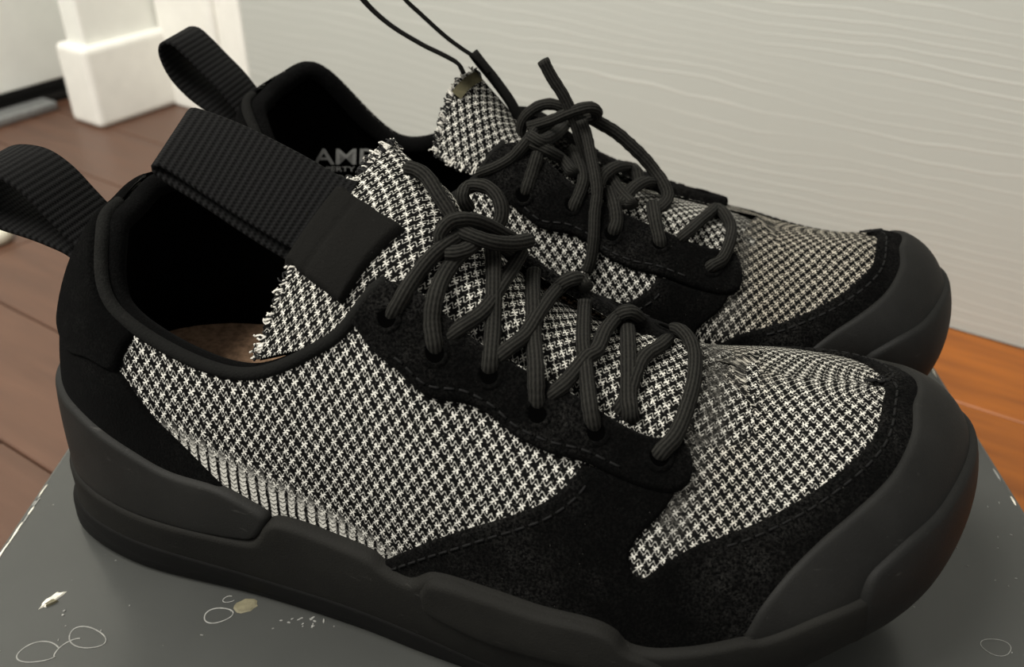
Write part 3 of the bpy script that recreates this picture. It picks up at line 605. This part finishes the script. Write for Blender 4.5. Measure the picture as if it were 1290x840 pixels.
    # raw frayed yarn ends along the tongue edge
    for mname,cnt in (('yarn',170),('yarnb',190)):
        V=[];F=[]
        for i in range(cnt):
            j=rng.random(); 
            if j<.8: tcoord=rng.random(); p=tonguesurf(k,[.985+.015*rng.random()],[tcoord])[0]; q=tonguesurf(k,[.93],[tcoord])[0]
            else: scoord=.72+.28*rng.random(); p=tonguesurf(k,[scoord],[.99])[0]; q=tonguesurf(k,[scoord],[.93])[0]
            dirn=(p-q)/np.linalg.norm(p-q); r1=rng.normal(size=3); r1/=np.linalg.norm(r1); r2=rng.normal(size=3); r2/=np.linalg.norm(r2); l=.0007+.0013*rng.random()
            c=spline(np.array([p-dirn*.001,p+dirn*l*.5+r1*l*.45,p+dirn*l*.8+r2*l*.6,p+dirn*l*.5+r2*l*.9]),.0007)
            vv,ff,_=tube(c,.0002+.00016*rng.random(),5); o0=len(V); V+=list(vv); F+=[tuple(x+o0 for x in f) for f in ff]
        o=sh.add('frayed_edge',V,F,MAT[mname],parent=tongue); o['kind']='stuff'
    # --- laces
    for i,pts in enumerate(LACES[k]):
        c=spline(pts,.0011); vv,ff,uu=tube(c,.0023 if k=='N' else .0024,14,.85,wob=.06); sh.add('shoelace',vv,ff,MAT['lace'],uv=uu)
    return sh
# ---------------------------------------------------------------- the room
OW=Vector((.3,WALL[1],0)); RW=WALL[0]; FZ=-H
def struct(name,V,F,mat,smooth=False,wall=True,parent=None,bevel=0):
    o=addobj(name,V,F,mat,parent,smooth)
    if parent is None:
        if wall: o.location=OW; o.rotation_euler=(0,0,RW)
        o['kind']='structure'
    if bevel:
        b=o.modifiers.new('bevel','BEVEL'); b.width=bevel; b.segments=3; b.limit_method='ANGLE'
    return o
MAT['wall']=mat_wall(); MAT['white']=mat_plain('white_trim_paint',(.92,.91,.85),.45,.35,0,.03,60,.05); MAT['doorpaint']=mat_plain('white_door_paint',(.88,.885,.83),.4,.35,0,.03,40,.05)
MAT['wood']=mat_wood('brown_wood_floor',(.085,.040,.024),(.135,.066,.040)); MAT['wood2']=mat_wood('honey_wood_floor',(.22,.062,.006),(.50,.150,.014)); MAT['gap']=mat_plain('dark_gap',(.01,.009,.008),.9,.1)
MAT['metal']=mat_plain('grey_threshold',(.30,.31,.31),.4,.5,.6,.2,200)
MAT['box']=mat_box(); MAT['chip']=mat_plain('chipped_white_paper',(.72,.69,.60),.8,.2,0,.25,500,.3); MAT['scuff']=mat_plain('pale_scuff',(.24,.24,.225),.7,.2,0,.3,900); MAT['stain']=mat_plain('tan_stain',(.15,.135,.085),.6,.3,0,.3,300); MAT['green']=mat_plain('green_print',(.35,.62,.08),.6,.3); MAT['ringw']=mat_plain('off_white_rubber',(.72,.68,.56),.5,.35,0,.05,100)
V,F=boxmesh(-.62,.9,0,.12,FZ,1.6); struct('wall_back',V,F,MAT['wall'])
V,F=boxmesh(-.752,-.62,-.002,.12,FZ,1.6); struct('trim_1',V,F,MAT['white'],bevel=.002)
V,F=boxmesh(-.672,-.655,-.008,0,FZ,1.6); struct('trim_2',V,F,MAT['white'],bevel=.004)
V,F=boxmesh(-.785,-.755,-.088,.12,FZ,1.6); struct('wall_left',V,F,MAT['doorpaint'],bevel=.003)
def lprof(pts): return pts
V,F=boxmesh(-.795,-.7456,-.097,.02,FZ,FZ+.082); struct('baseboard_left',V,F,MAT['white'],bevel=.006)
# open door leaf and threshold
V,F=boxmesh(-.905,-.868,-1.3,-.02,FZ+.022,1.6); dr=struct('door_1',V,F,MAT['doorpaint'],bevel=.002)
V,F=boxmesh(-.94,-.862,-1.3,.05,FZ,FZ+.006); struct('door_gap_shade',V,F,MAT['gap'])  # near-black slab standing in for the shade under the door
V,F=boxmesh(-.862,-.836,-.30,-.085,FZ,FZ+.010); struct('trim_4',V,F,MAT['metal'],bevel=.003)
V,F=boxmesh(-1.6,-.905,.05,.1,FZ,1.6); struct('wall_far',V,F,MAT['doorpaint'])
# floor with planks
V,F=boxmesh(-1.6,1.0,-1.6,.1,FZ-.03,FZ-.004); fl=struct('floor',V,F,MAT['gap'])
pw=.088; meshes={}
for r in range(9):
    y1=-.001-r*pw; x=-1.25+((r*37)%10)*.055-.62
    while x<.75:
        ln=.62; V,F=boxmesh(0,ln-.0012,-pw+.0012,0,-.005,0,.0008)
        if 'p' not in meshes:
            o=addobj('floor_plank',V,F,MAT['wood'],fl,False); meshes['p']=o.data
        else:
            o=bpy.data.objects.new('floor_plank',meshes['p']); COL.objects.link(o); o.parent=fl
        o.location=(x,y1,FZ)
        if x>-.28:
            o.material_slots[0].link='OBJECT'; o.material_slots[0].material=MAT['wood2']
        x+=ln
# small white ring at the left
R_,r_=.0105,.0046; V=[];F=[]
for i in range(36):
    a=2*math.pi*i/36
    for j in range(14):
        b=2*math.pi*j/14; V.append(((R_+r_*math.cos(b))*math.cos(a),(R_+r_*math.cos(b))*math.sin(a),r_*math.sin(b)*1.25+r_*1.25))
for i in range(36):
    for j in range(14): F.append((i*14+j,((i+1)%36)*14+j,((i+1)%36)*14+(j+1)%14,i*14+(j+1)%14))
o=addobj('rubber_ring',V,F,MAT['ringw']); p=OW+Matrix.Rotation(RW,3,'Z')@Vector((-.598,-.3016,0)); o.location=(p.x,p.y,FZ); tag(o,'small off-white rubber ring lying on the brown floor at the left edge','ring')
# ---------------------------------------------------------------- the box under the shoes
bxr=thing('storage_box','dark grey painted box with chipped white spots carrying both sneakers','box',(BOX[0],0,FZ),-BOX[2])
BW=.3405; BY0,BY1=-.26,.168; BZ=H
V,F=boxmesh(.0025,BW-.0025,BY0+.0025,BY1-.0025,0.0005,BZ-.004); addobj('box_body',V,F,MAT['box'],bxr,False)
V,F=boxmesh(0,BW,BY0,BY1,BZ-.040,BZ); lid=addobj('box_lid',V,F,MAT['box'],bxr,False); b=lid.modifiers.new('bevel','BEVEL'); b.width=.0012; b.segments=2
def flake(name,cx,cy,rx,ry,rot,mat,h=.0003,n=14,jag=.3,parent=lid):
    V=[];F=[]; pts=[]
    for i in range(n):
        a=2*math.pi*i/n; k=1+jag*(random.random()*2-1); x,y=rx*k*math.cos(a),ry*k*math.sin(a); pts.append((cx+x*math.cos(rot)-y*math.sin(rot),cy+x*math.sin(rot)+y*math.cos(rot)))
    V=[(x,y,BZ+.00005) for x,y in pts]+[(cx+(x-cx)*.8,cy+(y-cy)*.8,BZ+h) for x,y in pts]+[(cx,cy,BZ+h*1.2)]
    for i in range(n): F.append((i,(i+1)%n,n+(i+1)%n,n+i)); F.append((n+i,n+(i+1)%n,2*n))
    return addobj(name,V,F,mat,parent,False)
def scuffring(cx,cy,rx,ry,rot,a0=0,a1=360,w=.00022):
    P=[]
    for i in range(30):
        a=math.radians(a0+(a1-a0)*i/29); k=1+.06*math.sin(3*a+cx*900); x,y=rx*k*math.cos(a),ry*k*math.sin(a); P.append((cx+x*math.cos(rot)-y*math.sin(rot),cy+x*math.sin(rot)+y*math.cos(rot),BZ+.0001))
    vv,ff,_=tube(np.array(P),w,5,.5); return addobj('scuff_ring',vv,ff,MAT['scuff'],lid)
flake('paint_chip',.0262,-.0660,.0044,.0016,1.0,MAT['chip'],.0005); flake('paint_chip',.0268,-.0672,.0018,.0009,.7,MAT['stain'],.0008)
flake('paint_chip',.0319,-.0700,.0005,.0004,0,MAT['scuff']); flake('paint_chip',.0322,-.0716,.0004,.0004,0,MAT['scuff'])
flake('stain_spot',.0858,-.0663,.0036,.0026,.3,MAT['stain'],.0002,16,.12)
scuffring(.0785,-.0702,.0042,.0028,.2); scuffring(.0800,-.0640,.0018,.0012,.2,60,330,.00015); scuffring(.0427,-.0795,.0060,.0034,-.35); scuffring(.0310,-.0850,.0058,.0036,.1,20,330); scuffring(.3073,-.0747,.0042,.0030,0,0,360,.00014)
scuffring(.0385,-.0830,.0040,.0016,.9,0,200)
for i in range(16): flake('paint_chip',.107+.005*rng.normal(),-.071+.0025*rng.normal(),.0003+.0006*rng.random(),.0003,rng.random()*3,MAT['scuff'],.0002,6)
for i in range(26): flake('paint_chip',.327+.008*rng.normal(),-.02+.05*rng.normal(),.0003+.0003*rng.random(),.0002,rng.random()*3,MAT['scuff'],.0002,6)
for i in range(12): flake('paint_chip',.05+.03*rng.normal(),-.085+.015*rng.normal(),.0003+.0003*rng.random(),.0002,rng.random()*3,MAT['scuff'],.0002,6)
flake('green_mark',.3352,.0263,.0022,.0010,-.6,MAT['green'],.0002,5,.35); flake('green_mark',.3338,.0385,.0022,.0012,-.5,MAT['green'],.0002,5,.35)
for (x,y0,y1,n) in ((.0018,-.10,-.005,16),(BW-.0018,-.02,.10,14)):      # worn pale patches on the lid edges
    for i in range(n): flake('edge_wear',x+.0002*rng.normal(),y0+(y1-y0)*rng.random(),.0004,.0010+.0035*rng.random(),.04*rng.normal(),MAT['chip'] if rng.random()<.5 else MAT['scuff'],.00025,8)
# ---------------------------------------------------------------- the two sneakers
near=thing('sneaker','black suede and houndstooth knit sneaker nearest the camera, tongue strap over its collar','shoe',(NEAR[0],NEAR[1],0),NEAR[2],'pair of sneakers on the box')
far=thing('sneaker','black suede and houndstooth knit sneaker behind, by the white wall, with tall lace loop','shoe',(FAR[0],FAR[1],0),FAR[2],'pair of sneakers on the box')
SN=build_shoe('N',near); SF=build_shoe('F',far)
def loop(sh,name,prof,y0,y1,th=.0014):
    L=[(x,y0,z) for x,z in prof]; R=[(x,y1,z) for x,z in prof]; V,F,UV=ribbon(np.array(L),np.array(R),th); return sh.add(name,V,F,MAT['webbing'],uv=UV)
loop(SN,'heel_pull_loop',[(.020,.094),(.0145,.098),(.0095,.1040),(.0040,.1110),(-.0020,.1155),(-.0080,.1168),(-.0150,.1160),(-.0215,.1120),(-.0225,.1070),(-.0180,.1025),(-.0090,.0998),(.0000,.0978),(.0060,.0960),(.0120,.0935),(.016,.089)],-.011,.011)
loop(SF,'heel_pull_loop',[(.018,.101),(.0125,.1055),(.0070,.1130),(.0010,.1195),(-.0045,.1255),(-.0085,.1288),(-.0125,.1285),(-.0138,.1245),(-.0115,.1170),(-.0060,.1100),(.0010,.1045),(.0080,.0985),(.0125,.094)],-.011,.011)
# near tongue: patch over the centre and a folded webbing strap
A=np.array([(1.0,.295),(1.0,.545),(.6875,.35),(.7625,.125)]); n=26; i,j=np.meshgrid(np.linspace(0,1,n),np.linspace(0,1,n),indexing='ij'); i_,j_=i.ravel()[:,None],j.ravel()[:,None]
ST_=(1-i_)*((1-j_)*A[0]+j_*A[1])+i_*((1-j_)*A[3]+j_*A[2]); e=2e-3
P=tonguesurf('N',ST_[:,0],ST_[:,1]); du=tonguesurf('N',ST_[:,0]-e,ST_[:,1])-P; dv=tonguesurf('N',ST_[:,0],ST_[:,1]+e)-P; nn=np.cross(du,dv); nn/=np.linalg.norm(nn,axis=1)[:,None]; nn*=np.sign(nn[:,2:3])
edge=np.minimum(np.minimum(i,1-i),np.minimum(j,1-j)).ravel(); off=.0026*np.sqrt(np.clip(1-(1-np.clip(edge/.05,0,1))**2,0,1))+.0002-.0007*np.exp(-((i.ravel()-.36)/.035)**2)
rear=np.clip((.08-i.ravel())/.08,0,1); back=-du/np.linalg.norm(du,axis=1)[:,None]
P=P+nn*off[:,None]+back*(rear*.0035)[:,None]-np.array([0,0,1])*(rear*rear*.001)[:,None]
SN.add('tongue_patch',P,grid_faces(n,n),MAT['patch'],orient=nn)
L=np.array([(.0905,-.0125,.1045),(.0860,-.0130,.1047),(.0740,-.0130,.1110),(.0610,-.0125,.1185),(.0500,-.0120,.1248),(.0472,-.0120,.1246),(.0478,-.0120,.1222),(.0600,-.0125,.1150),(.0730,-.0130,.1070),(.0850,-.0130,.1000)])
R=np.array([(.0985,.0045,.1185),(.0945,.0045,.1192),(.0800,.0070,.1245),(.0640,.0090,.1300),(.0508,.0100,.1332),(.0478,.0100,.1330),(.0482,.0100,.1306),(.0640,.0088,.1265),(.0790,.0068,.1205),(.0930,.0045,.1140)])
V,F,UV=ribbon(L,R,.0014); SN.add('tongue_pull_strap',V,F,MAT['webbing'],uv=UV)
# far tongue: loop of webbing standing on edge, and black side binding
dr_=np.array([-.2374,-.9382,-.2519])*.010
p1=[(.0960,.002,.1215),(.0942,.002,.1247),(.0894,.002,.1273),(.081,.002,.131),(.0699,.002,.1373),(.0613,.002,.145),(.0543,.002,.1552),(.0535,.002,.1620),(.0600,.002,.1640),(.0658,.002,.1582),(.0756,.002,.1464),(.0815,.002,.1411),(.0896,.002,.1342),(.0952,.002,.1303),(.1008,.002,.1267),(.1050,.002,.1220)]
p1=np.array(p1); V,F,UV=ribbon(p1-dr_,p1+dr_,.0014); SF.add('tongue_pull_loop',V,F,MAT['patch'],uv=UV)
S_,T_=np.meshgrid(np.linspace(.925,.995,10),np.linspace(.52,.74,10),indexing='ij'); P=tonguesurf('F',S_,T_); q1=tonguesurf('F',S_-.004,T_)-P; q2=tonguesurf('F',S_,T_+.004)-P; nn=np.cross(q1,q2); nn/=np.linalg.norm(nn,axis=1)[:,None]; nn*=np.sign(nn[:,2:3]); SF.add('tongue_lining_fold',P+nn*.0012,grid_faces(10,10),MAT['olive'],orient=nn)
c=spline(np.array([(.0985,-.004,.1270),(.1013,-.004,.1235),(.1068,-.004,.1170),(.1126,-.004,.1090),(.1165,-.004,.1010)]),.0015); V,F,UV=tube(c,.0030,10,.6); SF.add('tongue_binding',V,F,MAT['binding'],uv=UV)
# printed lettering on the far shoe's inner side wall
def lettering(text,o,ex,ey,size):
    cu=bpy.data.curves.new('t','FONT'); cu.body=text; cu.size=1; cu.offset=.012; cu.resolution_u=3; to=bpy.data.objects.new('t',cu); COL.objects.link(to); bpy.context.view_layer.update()
    me=to.to_mesh(); V=np.array([v.co[:] for v in me.vertices]); F=[tuple(p.vertices) for p in me.polygons]; to.to_mesh_clear(); bpy.data.objects.remove(to)
    return np.asarray(o)+V[:,:1]*np.asarray(ex)*size+V[:,1:2]*np.asarray(ey)*size,F
ex=np.array([.0258,0,.0018]); ex/=np.linalg.norm(ex); ey=np.array([.0008,0,.0067]); ey/=np.linalg.norm(ey)
for txt,off,size,wx in (('AMP',(.0274,-.0198,.0734),.0097,1.35),('PROPERTY',(.0233,-.0198,.0700),.0030,1.5),('T. FOR',(.0250,-.0198,.0653),.0045,1.4)):
    V,F=lettering(txt,off,ex*wx,ey,size)
    if F: SF.add('printed_lettering',V,F,MAT['print'],smooth=False)

PL={'knit_upper':'black and white houndstooth knit','insole':'worn footbed','tongue_lining_fold':'olive lining showing at the tongue tip','collar_binding':'charcoal edge binding','frayed_edge':'raw frayed yarn ends','heel_pull_loop':'ribbed black webbing loop','rubber_toe_cap':'smooth black rubber','paint_chip':'chipped pale spot','stain_spot':'tan stain','green_mark':'bright green mark','printed_lettering':'grey printed letters'}
for o in bpy.data.objects:
    if o.parent is not None and o.name.split('.')[0] in PL: o['label']=PL[o.name.split('.')[0]]
